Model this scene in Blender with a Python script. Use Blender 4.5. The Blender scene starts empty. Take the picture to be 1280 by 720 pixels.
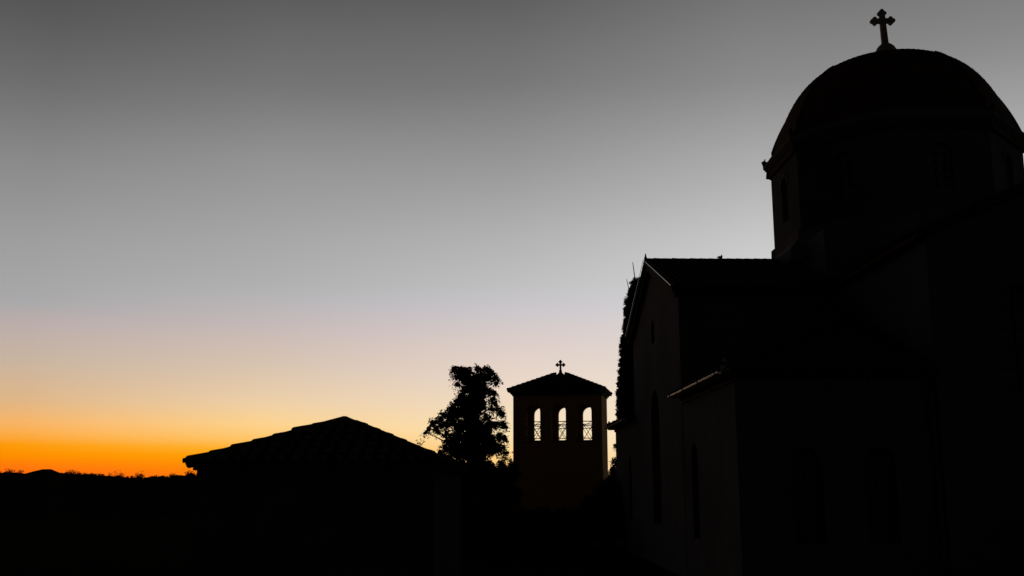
import bpy, bmesh, math, random
from mathutils import Vector, Matrix
from mathutils.geometry import tessellate_polygon
from mathutils import noise
R = math.radians
PI = math.pi
sc = bpy.context.scene
C = sc.collection
rnd = random.Random(7)

# ------------------------------------------------------------------ camera
cam_d = bpy.data.cameras.new('camera')
cam = bpy.data.objects.new('camera', cam_d)
C.objects.link(cam)
cam.location = (0, 0, 3.0)
cam.rotation_euler = (R(90 + 11.045), 0, 0)
cam_d.sensor_width = 36.0
cam_d.lens = 36.0 * 1250 / 1280
cam_d.clip_end = 6000
sc.camera = cam
sc.view_settings.view_transform = 'Standard'
sc.view_settings.look = 'None'
sc.view_settings.exposure = 0.0
sc.view_settings.gamma = 1.0
sc.view_settings.use_curve_mapping = False

# ------------------------------------------------------------------ afterglow sky
world = bpy.data.worlds.new('World')
sc.world = world
world.use_nodes = True
nt = world.node_tree
for n in list(nt.nodes):
    nt.nodes.remove(n)


def lin(c):
    c = c / 255.0
    return c / 12.92 if c <= 0.04045 else ((c + 0.055) / 1.055) ** 2.4


def N(t, **kw):
    n = nt.nodes.new(t)
    for k, v in kw.items():
        setattr(n, k, v)
    return n


def mth(op, a, b=None, c=None):
    n = N('ShaderNodeMath', operation=op)
    for i, v in enumerate((a, b, c)):
        if v is None:
            continue
        if isinstance(v, (int, float)):
            n.inputs[i].default_value = v
        else:
            nt.links.new(v, n.inputs[i])
    return n.outputs[0]


tc = N('ShaderNodeTexCoord')
sep = N('ShaderNodeSeparateXYZ')
nt.links.new(tc.outputs['Generated'], sep.inputs[0])
elev = mth('ARCSINE', mth('MINIMUM', mth('MAXIMUM', sep.outputs[2], -1.0), 1.0))
azim = mth('ARCTAN2', sep.outputs[0], sep.outputs[1])          # 0 = +Y, + = to the right
# elevation 0..90 degrees squeezed by a square root so the low sky gets finer stops
# very faint uneven bands of high haze
hz_map = N('ShaderNodeMapping')
hz_map.inputs['Scale'].default_value = (1.3, 1.3, 7.0)
hz_map.inputs['Rotation'].default_value = (R(3), R(-4), 0)
nt.links.new(tc.outputs['Generated'], hz_map.inputs[0])
hz = N('ShaderNodeTexNoise')
hz.inputs['Scale'].default_value = 1.3
hz.inputs['Detail'].default_value = 3
nt.links.new(hz_map.outputs[0], hz.inputs['Vector'])
wob = mth('MULTIPLY', mth('MULTIPLY', mth('SUBTRACT', hz.outputs[0], 0.5), elev), 0.055)
epos = mth('SQRT', mth('MAXIMUM', mth('DIVIDE', mth('ADD', elev, wob), PI / 2), 0.0))
# twilight glow by elevation (degrees, sRGB) at four bearings
TAIL = [(38, 26), (50, 14), (66, 9), (90, 7)]
GLOW = {
    -26: [(0, (246, 84, 20)), (.45, (255, 106, 18)), (.9, (255, 124, 10)), (1.4, (255, 144, 0)), (1.95, (255, 157, 10)),
          (2.5, (253, 173, 72)), (3.1, (248, 181, 104)), (4.2, (224, 183, 136)), (6.2, (202, 181, 161)), (8.2, (187, 174, 172)),
          (9.3, (170, 169, 171)), (10.3, 166), (12.4, 159), (16.5, 138), (20.5, 110), (24.4, 88), (30, 60)],
    -14: [(0, (255, 104, 14)), (.8, (255, 138, 4)), (1.5, (255, 164, 10)), (1.9, (255, 180, 48)), (2.4, (255, 198, 104)), (3.2, (253, 210, 140)), (4.5, (237, 207, 168)),
          (6.7, (214, 194, 176)), (8.9, (196, 184, 184)), (10.2, (182, 180, 182)), (11.2, 175), (13.4, 167), (17.8, 147), (22, 117),
          (26.3, 95), (31, 65)],
    0: [(0, (255, 186, 88)), (1.5, (255, 213, 140)), (2.9, (250, 225, 180)), (6, (233, 214, 200)), (8.3, (218, 204, 200)),
        (9.9, (202, 198, 203)), (11.5, 190), (13.8, 178), (18.3, 151), (22.8, 119), (27, 97), (32, 66)],
    14: [(0, (255, 222, 175)), (4, (245, 231, 210)), (8, (225, 216, 212)), (10, (214, 212, 214)), (12.3, 205), (13.4, 199),
         (17.9, 170), (22.2, 138), (26.4, 116), (32, 78)],
}
ramps = []
for a in (-26, -14, 0, 14):
    cr = N('ShaderNodeValToRGB')
    cr.color_ramp.interpolation = 'LINEAR'
    els = cr.color_ramp.elements
    pts = GLOW[a] + TAIL
    for i, (e, c) in enumerate(pts):
        if isinstance(c, int):
            c = (c, c, c)
        pos = math.sqrt(e / 90.0)
        el = els[i] if i < 2 else els.new(pos)
        el.position = pos
        el.color = (lin(c[0]), lin(c[1]), lin(c[2]), 1)
    nt.links.new(epos, cr.inputs[0])
    ramps.append(cr.outputs[0])


def mixc(f, a, b):
    n = N('ShaderNodeMix', data_type='RGBA')
    nt.links.new(f, n.inputs[0])
    nt.links.new(a, n.inputs[6])
    nt.links.new(b, n.inputs[7])
    return n.outputs[2]


def sstep(v, a, b, ra=0.0, rb=1.0, smooth='LINEAR'):
    n = N('ShaderNodeMapRange')
    n.interpolation_type = smooth
    n.clamp = True
    nt.links.new(v, n.inputs[0])
    n.inputs[1].default_value = R(a)
    n.inputs[2].default_value = R(b)
    n.inputs[3].default_value = ra
    n.inputs[4].default_value = rb
    return n.outputs[0]


col = mixc(sstep(azim, -26, -14), ramps[0], ramps[1])
col = mixc(sstep(azim, -14, 0), col, ramps[2])
col = mixc(sstep(azim, 0, 14), col, ramps[3])
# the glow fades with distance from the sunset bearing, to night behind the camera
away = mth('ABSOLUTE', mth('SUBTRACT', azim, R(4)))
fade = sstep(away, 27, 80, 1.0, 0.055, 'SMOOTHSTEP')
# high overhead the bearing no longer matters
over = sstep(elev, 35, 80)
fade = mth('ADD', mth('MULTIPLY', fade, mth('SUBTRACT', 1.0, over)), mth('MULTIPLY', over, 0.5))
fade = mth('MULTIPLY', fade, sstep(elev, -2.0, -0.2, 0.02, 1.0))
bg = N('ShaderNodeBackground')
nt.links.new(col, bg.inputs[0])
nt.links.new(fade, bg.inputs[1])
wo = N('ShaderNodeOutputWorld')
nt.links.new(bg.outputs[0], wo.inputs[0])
# the sun is already below the horizon: the afterglow is the only light


# ------------------------------------------------------------------ materials
def material(name, c1, c2, scale=3.0, rough=0.9, bump=0.0, bscale=None, metal=0.0, c3=None, trans=None, detail=6, spec=None):
    m = bpy.data.materials.new(name)
    m.use_nodes = True
    t = m.node_tree
    b = t.nodes['Principled BSDF']
    tx = t.nodes.new('ShaderNodeTexCoord')
    nz = t.nodes.new('ShaderNodeTexNoise')
    nz.inputs['Scale'].default_value = scale
    nz.inputs['Detail'].default_value = detail
    t.links.new(tx.outputs['Object'], nz.inputs['Vector'])
    cr = t.nodes.new('ShaderNodeValToRGB')
    cr.color_ramp.elements[0].position = 0.3
    cr.color_ramp.elements[1].position = 0.7
    cr.color_ramp.elements[0].color = (*c1, 1)
    cr.color_ramp.elements[1].color = (*c2, 1)
    t.links.new(nz.outputs[0], cr.inputs[0])
    out = cr.outputs[0]
    if c3:
        n2 = t.nodes.new('ShaderNodeTexNoise')
        n2.inputs['Scale'].default_value = scale * .17
        n2.inputs['Detail'].default_value = 8
        t.links.new(tx.outputs['Object'], n2.inputs['Vector'])
        r2 = t.nodes.new('ShaderNodeValToRGB')
        r2.color_ramp.elements[0].position = 0.5
        r2.color_ramp.elements[1].position = 0.72
        t.links.new(n2.outputs[0], r2.inputs[0])
        mx = t.nodes.new('ShaderNodeMix')
        mx.data_type = 'RGBA'
        t.links.new(r2.outputs[0], mx.inputs[0])
        t.links.new(out, mx.inputs[6])
        mx.inputs[7].default_value = (*c3, 1)
        out = mx.outputs[2]
    t.links.new(out, b.inputs['Base Color'])
    b.inputs['Roughness'].default_value = rough
    b.inputs['Metallic'].default_value = metal
    if rough > .6 and not metal:
        b.inputs['Specular IOR Level'].default_value = 0.2
    if spec is not None:
        b.inputs['Specular IOR Level'].default_value = spec
    if bump:
        bn = t.nodes.new('ShaderNodeTexNoise')
        bn.inputs['Scale'].default_value = bscale or scale * 5
        bn.inputs['Detail'].default_value = 8
        t.links.new(tx.outputs['Object'], bn.inputs['Vector'])
        bp = t.nodes.new('ShaderNodeBump')
        bp.inputs['Strength'].default_value = bump
        bp.inputs['Distance'].default_value = 0.02
        t.links.new(bn.outputs[0], bp.inputs['Height'])
        t.links.new(bp.outputs[0], b.inputs['Normal'])
    if trans:
        tr = t.nodes.new('ShaderNodeBsdfTranslucent')
        tr.inputs[0].default_value = (*trans, 1)
        ms = t.nodes.new('ShaderNodeMixShader')
        ms.inputs[0].default_value = 0.45
        o = t.nodes['Material Output']
        t.links.new(b.outputs[0], ms.inputs[1])
        t.links.new(tr.outputs[0], ms.inputs[2])
        t.links.new(ms.outputs[0], o.inputs[0])
    return m


M = dict(
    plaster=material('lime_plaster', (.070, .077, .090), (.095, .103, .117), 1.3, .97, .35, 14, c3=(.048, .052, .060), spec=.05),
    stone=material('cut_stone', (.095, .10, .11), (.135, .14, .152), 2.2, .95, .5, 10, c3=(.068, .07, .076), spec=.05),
    ochre=material('ochre_plaster', (.46, .26, .09), (.54, .31, .12), 1.1, .97, .35, 12, c3=(.32, .18, .07), spec=.05),
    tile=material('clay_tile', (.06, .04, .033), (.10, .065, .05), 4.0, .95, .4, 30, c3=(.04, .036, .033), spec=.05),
    metal=material('zinc_sheet', (.33, .34, .35), (.5, .5, .5), 6.0, .27, .05, 20, metal=1.0),
    iron=material('wrought_iron', (.02, .02, .02), (.04, .035, .03), 9.0, .6, .2, 40),
    glass=material('window_glass', (.012, .014, .018), (.02, .022, .026), 1.0, .3, spec=.2),
    wood=material('dark_wood', (.04, .028, .02), (.065, .045, .03), 5.0, .9, .3, 30, spec=.05),
    marble=material('weathered_marble', (.28, .27, .26), (.38, .37, .35), 4.0, .8, .2, 20),
    leaf=material('cypress_leaf', (.016, .026, .011), (.04, .058, .024), 1.2, .85, spec=.1),
    fir=material('conifer_leaf', (.016, .026, .014), (.035, .055, .028), 1.0, .85, spec=.1),
    shrub=material('shrub_leaf', (.02, .032, .012), (.05, .068, .025), 2.0, .85, spec=.1),
    weed=material('pale_weed', (.22, .2, .06), (.32, .28, .09), 9.0, .8, trans=(.8, .6, .15)),
    bark=material('bark', (.04, .03, .022), (.07, .055, .04), 6.0, .95, .7, 22),
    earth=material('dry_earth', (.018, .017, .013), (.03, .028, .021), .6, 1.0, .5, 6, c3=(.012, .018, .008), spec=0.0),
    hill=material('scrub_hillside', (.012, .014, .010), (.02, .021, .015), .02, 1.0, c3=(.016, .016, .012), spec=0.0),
)


# ------------------------------------------------------------------ helpers
class MB:
    """collects geometry for one mesh"""

    def __init__(s):
        s.v, s.f = [], []

    def add(s, verts, faces):
        o = len(s.v)
        s.v += [tuple(p) for p in verts]
        s.f += [tuple(i + o for i in q) for q in faces]
        return s

    def box(s, x0, x1, y0, y1, z0, z1):
        return s.add([(x0, y0, z0), (x1, y0, z0), (x1, y1, z0), (x0, y1, z0), (x0, y0, z1), (x1, y0, z1), (x1, y1, z1), (x0, y1, z1)],
                     [(0, 3, 2, 1), (4, 5, 6, 7), (0, 1, 5, 4), (1, 2, 6, 5), (2, 3, 7, 6), (3, 0, 4, 7)])

    def hexa(s, lo, hi):
        """prism between two rings of equal length"""
        n = len(lo)
        s.add(list(lo) + list(hi), [tuple(range(n))[::-1], tuple(range(n, 2 * n))] +
              [(i, (i + 1) % n, n + (i + 1) % n, n + i) for i in range(n)])
        return s

    def bar(s, a, b, w, h=None, up=(0, 0, 1)):
        h = h or w
        a, b = Vector(a), Vector(b)
        d = (b - a).normalized()
        u = Vector(up)
        if abs(d.dot(u)) > .99:
            u = Vector((1, 0, 0))
        r = d.cross(u).normalized()
        u = r.cross(d)
        q = [(-w / 2, -h / 2), (w / 2, -h / 2), (w / 2, h / 2), (-w / 2, h / 2)]
        return s.hexa([a + r * i + u * j for i, j in q], [b + r * i + u * j for i, j in q])

    def tube(s, pts, rad, n=8, cap=True):
        pts = [Vector(p) for p in pts]
        rings = []
        for i, p in enumerate(pts):
            d = (pts[min(i + 1, len(pts) - 1)] - pts[max(i - 1, 0)]).normalized()
            u = Vector((0, 0, 1)) if abs(d.z) < .95 else Vector((1, 0, 0))
            r = d.cross(u).normalized()
            u = r.cross(d)
            rr = rad[i] if isinstance(rad, (list, tuple)) else rad
            rings.append([p + (r * math.cos(2 * PI * k / n) + u * math.sin(2 * PI * k / n)) * rr for k in range(n)])
        vs = [v for rg in rings for v in rg]
        fs = [(i * n + k, i * n + (k + 1) % n, (i + 1) * n + (k + 1) % n, (i + 1) * n + k) for i in range(len(rings) - 1) for k in range(n)]
        if cap:
            fs += [tuple(range(n))[::-1], tuple((len(rings) - 1) * n + k for k in range(n))]
        return s.add(vs, fs)

    def lathe(s, prof, cx, cy, n=24, a0=0.0, cap=True):
        vs = [(cx + r * math.cos(a0 + 2 * PI * k / n), cy + r * math.sin(a0 + 2 * PI * k / n), z) for r, z in prof for k in range(n)]
        fs = [(i * n + k, i * n + (k + 1) % n, (i + 1) * n + (k + 1) % n, (i + 1) * n + k) for i in range(len(prof) - 1) for k in range(n)]
        if cap:
            fs += [tuple(range(n))[::-1], tuple((len(prof) - 1) * n + k for k in range(n))]
        return s.add(vs, fs)

    def plate(s, outer, holes, thick, fr):
        """flat wall of any outline with holes, thickened; fr maps (u, v, w) to space"""
        loops = [outer] + list(holes)
        pts = [p for l in loops for p in l]
        tris = tessellate_polygon([[Vector((p[0], p[1], 0)) for p in l] for l in loops])
        n = len(pts)
        vs = [fr(p[0], p[1], 0) for p in pts] + [fr(p[0], p[1], thick) for p in pts]
        fs = [tuple(t) for t in tris] + [tuple(i + n for i in t)[::-1] for t in tris]
        o = 0
        for l in loops:
            k = len(l)
            fs += [(o + i, o + (i + 1) % k, n + o + (i + 1) % k, n + o + i) for i in range(k)]
            o += k
        return s.add(vs, fs)

    def mesh(s, name, mat, smooth=False):
        me = bpy.data.meshes.new(name)
        me.from_pydata(s.v, [], s.f)
        bm = bmesh.new()
        bm.from_mesh(me)
        if len(s.f) < 60000:
            bmesh.ops.recalc_face_normals(bm, faces=bm.faces)
        bm.to_mesh(me)
        bm.free()
        me.materials.append(M[mat])
        if smooth:
            me.polygons.foreach_set('use_smooth', [True] * len(me.polygons))
        return me

    def obj(s, name, mat, parent=None, smooth=False, loc=None, rz=0, **props):
        return link(name, s.mesh(name, mat, smooth), parent, loc, rz, **props)


def link(name, me, parent=None, loc=None, rz=0, **props):
    o = bpy.data.objects.new(name, me)
    C.objects.link(o)
    if parent:
        o.parent = parent
    if loc:
        o.location = loc
    o.rotation_euler.z = rz
    for k, v in props.items():
        o[k] = v
    return o


def thing(name, label, cat, loc=(0, 0, 0), rz=0, group=None):
    o = link(name, None, None, loc, rz, label=label, category=cat)
    if group:
        o['group'] = group
    return o


def arch(cx, z0, z1, w, n=10):
    """outline of a round-headed opening, z1 = crown"""
    r = w / 2
    zs = z1 - r
    return [(cx - r, z0), (cx + r, z0)] + [(cx + r * math.cos(PI * i / n), zs + r * math.sin(PI * i / n)) for i in range(n + 1)]


def inset_loop(loop, d):
    cx = sum(p[0] for p in loop) / len(loop)
    cz = (min(p[1] for p in loop) + max(p[1] for p in loop)) / 2
    w = max(p[0] for p in loop) - min(p[0] for p in loop)
    h = max(p[1] for p in loop) - min(p[1] for p in loop)
    return [(cx + (p[0] - cx) * (w - 2 * d) / w, cz + (p[1] - cz) * (h - 2 * d) / h) for p in loop]


def roof_tiles(mb, corner, uvec, svec, width, slope, cols_w=.26, course=.36, lim=None, rad=.085):
    """barrel-tile field: corner = left end of eave, uvec along the eave, svec up the slope.
    lim(u) -> (s0, s1) range of the slope covered in the column at u"""
    u, s_ = Vector(uvec).normalized(), Vector(svec).normalized()
    n = u.cross(s_).normalized()
    if n.z < 0:
        n = -n
    c = Vector(corner)
    nc = max(1, int(round(width / cols_w)))
    cw = width / nc
    prof = [(-.5, 0.0), (-.36, 0.0), (-.26, .62), (-.12, .95), (.12, .95), (.26, .62), (.36, 0.0), (.5, 0.0)]
    for k in range(nc):
        uu = (k + .5) * cw
        s0, s1 = lim(uu) if lim else (0, slope)
        s = s0
        while s < s1 - .05:
            e = min(s + course, s1)
            jit = rnd.uniform(-.008, .008)
            lo = [c + u * (uu + p * cw + jit) + s_ * (s - .03) + n * (h * rad + .035) for p, h in prof]
            hi = [c + u * (uu + p * cw + jit) + s_ * e + n * (h * rad * .9 + .008) for p, h in prof]
            bt = [c + u * (uu + p * cw + jit) + s_ * (s - .03) + n * (h * rad * .75 + .005) for p, h in prof]
            m = len(prof)
            mb.add(lo + hi + bt, [(i, i + 1, m + i + 1, m + i) for i in range(m - 1)] + [(i, 2 * m + i, 2 * m + i + 1, i + 1) for i in range(m - 1)])
            s = e


def cap_tile_mesh(length=.42, r0=.12, r1=.09, thick=.018):
    """half-round clay cap tile lying along +X, wide end at the origin"""
    mb = MB()
    n = 6
    for rr in ((r0, r1),):
        a = [(0, r0 * math.cos(PI * i / n), r0 * math.sin(PI * i / n)) for i in range(n + 1)]
        b = [(length, r1 * math.cos(PI * i / n), r1 * math.sin(PI * i / n)) for i in range(n + 1)]
        ai = [(0, (r0 - thick) * math.cos(PI * i / n), (r0 - thick) * math.sin(PI * i / n)) for i in range(n + 1)]
        bi = [(length, (r1 - thick) * math.cos(PI * i / n), (r1 - thick) * math.sin(PI * i / n)) for i in range(n + 1)]
        m = n + 1
        mb.add(a + b + ai + bi,
               [(i, i + 1, m + i + 1, m + i) for i in range(n)] + [(2 * m + i, 3 * m + i, 3 * m + i + 1, 2 * m + i + 1) for i in range(n)] +
               [(i, 2 * m + i, 2 * m + i + 1, i + 1) for i in range(n)] + [(m + i, m + i + 1, 3 * m + i + 1, 3 * m + i) for i in range(n)] +
               [(0, m, 3 * m, 2 * m), (n, 2 * m + n, 3 * m + n, m + n)])
    return mb.mesh('cap_tile', 'tile')


CAP = cap_tile_mesh()


def lay_along(me, name, parent, a, b, step, z=0.0, jitter=.012, side=(0, 0, 1), **props):
    """a row of cap tiles from a (low or left end) to b, each an object"""
    a, b = Vector(a), Vector(b)
    d = (b - a)
    L = d.length
    d.normalize()
    up = Vector(side)
    r = up.cross(d).normalized()
    up = d.cross(r).normalized()
    k = 0
    out = []
    while k * step < L - .38:
        p = a + d * (k * step) + up * (z + rnd.uniform(-jitter, jitter))
        dd = (d - up * .045 + r * rnd.uniform(-.02, .02)).normalized()
        rr = up.cross(dd).normalized()
        uu = dd.cross(rr)
        mt = Matrix((dd, rr, uu)).transposed().to_4x4()
        mt.translation = p + up * .02
        o = link(name, me, parent, **props)
        o.matrix_local = mt
        out.append(o)
        k += 1
    return out


def cross_mb(w, h, t, bar_w, lobe):
    """cross with three-lobed ends, arms along X, base at z=0"""
    mb = MB()
    zc = h - w / 2
    mb.hexa([(-bar_w * .62, -t / 2, 0), (bar_w * .62, -t / 2, 0), (bar_w * .62, t / 2, 0), (-bar_w * .62, t / 2, 0)],
            [(-bar_w * .5, -t / 2, h - lobe), (bar_w * .5, -t / 2, h - lobe), (bar_w * .5, t / 2, h - lobe), (-bar_w * .5, t / 2, h - lobe)])
    t2 = t - .006
    mb.box(-w / 2 + lobe, w / 2 - lobe, -t2 / 2, t2 / 2, zc - bar_w * .48, zc + bar_w * .48)

    def disc(x, z, r, tt):
        n = 10
        lo = [(x + r * math.cos(2 * PI * i / n), -tt / 2, z + r * math.sin(2 * PI * i / n)) for i in range(n)]
        mb.hexa(lo, [(p[0], tt / 2, p[2]) for p in lo])
    for i, (dx, dz) in enumerate(((-1, 0), (1, 0), (0, 1))):
        cx, cz = dx * w / 2, zc + dz * w / 2
        px, pz = (0, 1) if dx else (1, 0)
        disc(cx - dx * lobe * .48, cz - dz * lobe * .48, lobe * .5, t + .008)
        for s in (-1, 1):
            disc(cx - dx * lobe * 1.0 + px * s * lobe * .52, cz - dz * lobe * 1.0 + pz * s * lobe * .52, lobe * .47, t + .004 + .002 * s)
        disc(cx - dx * lobe * 1.0, cz - dz * lobe * 1.0, lobe * .62, t + .012)
    return mb


# ------------------------------------------------------------------ ground and hills
def sheet(name, mat, radii, na, hf, **props):
    vs = [(0, 0, hf(0, 0))]
    for r in radii:
        for k in range(na):
            a = 2 * PI * k / na
            vs.append((r * math.sin(a), r * math.cos(a), hf(r, a)))
    fs = [(0, 1 + k, 1 + (k + 1) % na) for k in range(na)]
    for i in range(len(radii) - 1):
        for k in range(na):
            a, b = 1 + i * na + k, 1 + i * na + (k + 1) % na
            fs.append((a, a + na, b + na, b))
    return MB().add(vs, fs).obj(name, mat, smooth=True, **props)


def smooth01(t):
    t = max(0.0, min(1.0, t))
    return t * t * (3 - 2 * t)


def ground_h(r, a):
    x, y = r * math.sin(a), r * math.cos(a)
    h = 1.4 * (1 - smooth01((r - 3) / 15))
    h -= 26 * smooth01((r - 90) / 260)            # the land falls away into a valley beyond the churchyard
    h += .06 * noise.noise(Vector((x * .15, y * .15, 0))) * min(1, r / 10)
    return h


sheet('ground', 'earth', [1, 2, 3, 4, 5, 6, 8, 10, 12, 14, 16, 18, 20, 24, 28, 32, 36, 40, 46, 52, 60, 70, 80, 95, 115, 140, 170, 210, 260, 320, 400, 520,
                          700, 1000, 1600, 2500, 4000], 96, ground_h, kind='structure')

CREST = [(-40, .55), (-34, .5), (-30, .62), (-27.4, .48), (-26.73, .50), (-26.23, .57), (-25.7, .48), (-25.4, .46), (-25.2, .6), (-24.98, .70), (-24.40, .71),
         (-24.1, .58), (-23.9, .5), (-23.44, .49), (-22.55, .4), (-21.54, .37), (-21.15, .31), (-20.0, .27), (-19.4, .27), (-18.63, .27), (-18.16, .4), (-17.71, .42),
         (-17.3, .36), (-16.2, .28), (-13, .38), (-10, .3), (-6, .36), (-2, .42), (2, .5), (6, .4), (10, .5), (20, .6), (30, .5), (60, .7), (120, .9), (180, .6)]


def crest(ad):
    """height of the skyline in degrees at a bearing"""
    if ad < -40:
        return .55 + .25 * math.sin(math.radians(ad + 40) * 5)
    for (a0, e0), (a1, e1) in zip(CREST, CREST[1:]):
        if a0 <= ad <= a1:
            t = (ad - a0) / (a1 - a0)
            t = t * t * (3 - 2 * t)
            return e0 + (e1 - e0) * t
    return .5


HR = [430, 520, 620, 740, 860, 900, 950, 1080, 1300, 1700, 2400]
HP = [0, .12, .3, .62, .96, 1.0, .96, .7, .35, .15, 0]
hv, hf_ = [], []
NA = 900
for r, pz in zip(HR, HP):
    for k in range(NA):
        ad = -180 + 360 * k / NA
        a = R(ad)
        top = 3 + 900 * math.tan(R(crest(ad)))
        nz_ = noise.noise(Vector((math.sin(a) * r * .012, math.cos(a) * r * .012, 3.1))) * 1.8 * (1 - abs(pz * 2 - 1))
        z = -28 + (top + 28) * pz + nz_
        hv.append((r * math.sin(a), r * math.cos(a), z))
for i in range(len(HR) - 1):
    for k in range(NA):
        a, b = i * NA + k, i * NA + (k + 1) % NA
        hf_.append((a, a + NA, b + NA, b))
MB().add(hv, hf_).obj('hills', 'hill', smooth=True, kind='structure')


# far wood along the crest: thousands of small leaf clumps on stubby crowns
def clump_faces(V, F, c, r, n, leaf, squash=1.0, rr=rnd):
    for _ in range(n):
        while True:
            d = Vector((rr.uniform(-1, 1), rr.uniform(-1, 1), rr.uniform(-1, 1)))
            if .0 < d.length <= 1:
                break
        d = d * (.55 + .45 * d.length) if d.length < .6 else d
        p = Vector(c) + Vector((d.x * r, d.y * r, d.z * r * squash))
        s = leaf * rr.uniform(.6, 1.3)
        n1 = Vector((rr.gauss(0, 1), rr.gauss(0, 1), rr.gauss(0, 1))).normalized()
        t = n1.orthogonal().normalized()
        b = n1.cross(t)
        o = len(V)
        V += [tuple(p - t * s), tuple(p - b * s * .45), tuple(p + t * s), tuple(p + b * s * .45)]
        F.append((o, o + 1, o + 2, o + 3))


V, F = [], []
wr = random.Random(3)
for i in range(760):
    ad = wr.uniform(-34, 14)
    if -25.6 < ad < -23.8 or (ad < -25.6 and wr.random() < .5):
        continue
    r = 900 + wr.uniform(-30, 12)
    base = 3 + 900 * math.tan(R(crest(ad))) - wr.uniform(1.2, 2.6)
    h = wr.choice([1.1, 1.4, 1.8, 2.4]) * (1.0 if wr.random() < .85 else 1.7)
    for q in range(wr.randint(2, 4)):
        clump_faces(V, F, (r * math.sin(R(ad)) + wr.uniform(-2.5, 2.5), r * math.cos(R(ad)) + wr.uniform(-3, 3), base + h * wr.uniform(.6, 1.2)),
                    h * wr.uniform(.6, 1.1), 44, .5, .8, wr)
MB().add(V, F).obj('distant_wood', 'shrub', kind='stuff', label='ragged dark line of far trees along the hill crest')

# ------------------------------------------------------------------ church
# church frame: x to the right along the nave, y away from the camera, origin at the near left wall corner
CH = thing('church', 'dark domed church with a cross on its dome and octagonal drum, filling the right side',
           'church', (5.66, 25.5, 0), R(0.9))
XT, HT = 5.15, 4.665          # left wall of the near transept, its half width
XC = XT + HT                 # dome axis
YN, YF, YC = 7.3, 18.5, 12.9  # nave side walls and axis
DEP = 25.8
EZ, RZ = 9.36, 11.42         # nave and transept eave and ridge
AZ = 5.80                    # aisle eave
XE = XC * 2 + 2              # east end
TH = .55


def fy(x0):   # a wall in plane x = x0 facing left; u along +y
    return lambda u, v, w: (x0 + w, u, v)


def fx(y0):   # a wall in plane y = y0 facing the camera; u along +x
    return lambda u, v, w: (u, y0 + w, v)


def window(loop, fr, parent, depth=.28, bars=3, name='window'):
    """frame, glass and glazing bars set back in a round-headed opening"""
    w = MB()
    inner = inset_loop(loop, .07)
    w.plate(inset_loop(loop, .004), [inner], .07, lambda u, v, q: fr(u, v, depth + q))
    x0, x1 = min(p[0] for p in inner), max(p[0] for p in inner)
    z0, z1 = min(p[1] for p in inner), max(p[1] for p in inner)
    xm = (x0 + x1) / 2
    w.plate([(xm - .02, z0 - .01), (xm + .02, z0 - .01), (xm + .02, z1 + .01), (xm - .02, z1 + .01)], [], .04, lambda u, v, q: fr(u, v, depth + .012 + q))
    for i in range(1, bars + 1):
        z = z0 + (z1 - z0) * i / (bars + 1)
        w.plate([(x0 - .01, z - .018), (x1 + .01, z - .018), (x1 + .01, z + .018), (x0 - .01, z + .018)], [], .035, lambda u, v, q: fr(u, v, depth + .016 + q))
    wo_ = w.obj(name, 'wood', parent)
    g = MB().plate(inner, [], .01, lambda u, v, q: fr(u, v, depth + .055 + q))
    g.obj('pane', 'glass', wo_)
    return wo_


# west facade of the nave: tall central window, small gable window
g_big = arch(YC, 1.5, 6.5, 1.9)
g_small = arch(YC, 8.3, 9.2, .75)
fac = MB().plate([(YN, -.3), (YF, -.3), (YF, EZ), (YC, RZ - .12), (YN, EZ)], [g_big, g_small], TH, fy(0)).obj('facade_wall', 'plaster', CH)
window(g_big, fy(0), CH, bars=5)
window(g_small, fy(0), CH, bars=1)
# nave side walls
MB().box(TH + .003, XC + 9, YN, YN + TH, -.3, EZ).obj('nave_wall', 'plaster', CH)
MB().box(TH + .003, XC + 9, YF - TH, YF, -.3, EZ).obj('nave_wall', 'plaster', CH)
# aisle facades and side walls
a_slit = arch(5.55, 1.35, 4.2, .95)
f_slit = arch(DEP - 5.3, 1.35, 4.2, .95)
MB().plate([(0, -.3), (YN - .003, -.3), (YN - .003, AZ), (0, AZ)], [a_slit], TH, fy(.012)).obj('aisle_wall', 'plaster', CH)
window(a_slit, fy(.012), CH, bars=3)
MB().plate([(YF + .003, -.3), (DEP, -.3), (DEP, AZ), (YF + .003, AZ)], [f_slit], TH, fy(.012)).obj('aisle_wall', 'plaster', CH)
window(f_slit, fy(.012), CH, bars=3)
s1 = arch(1.75, 1.5, 3.9, .8)
s2 = arch(3.6, 1.5, 3.9, .8)
MB().plate([(TH + .015, -.3), (XT, -.3), (XT, AZ), (TH + .015, AZ)], [s1, s2], TH, fx(0.0)).obj('aisle_wall', 'plaster', CH)
window(s1, fx(0), CH, bars=3)
window(s2, fx(0), CH, bars=3)
MB().plate([(TH + .015, -.3), (XE, -.3), (XE, AZ), (TH + .015, AZ)], [], TH, fx(DEP - TH)).obj('aisle_wall', 'plaster', CH)
# moulded cornice under the aisle eaves
cm = MB()
cm2 = MB()
for i, (o, z0, z1) in enumerate(((.05, AZ - .26, AZ - .14), (.11, AZ - .14, AZ - .02))):
    cm.hexa([(-o, -o, z0), (XT, -o, z0), (XT, -.002, z0), (.01, -.002, z0), (.01, YN - .005, z0), (-o, YN - .005, z0)],
            [(-o, -o, z1), (XT, -o, z1), (XT, -.002, z1), (.01, -.002, z1), (.01, YN - .005, z1), (-o, YN - .005, z1)])
    cm2.box(-o, .01, YF + .005, DEP + o, z0, z1)
cm.obj('aisle_cornice', 'stone', CH)
cm2.obj('aisle_cornice', 'stone', CH)

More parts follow.
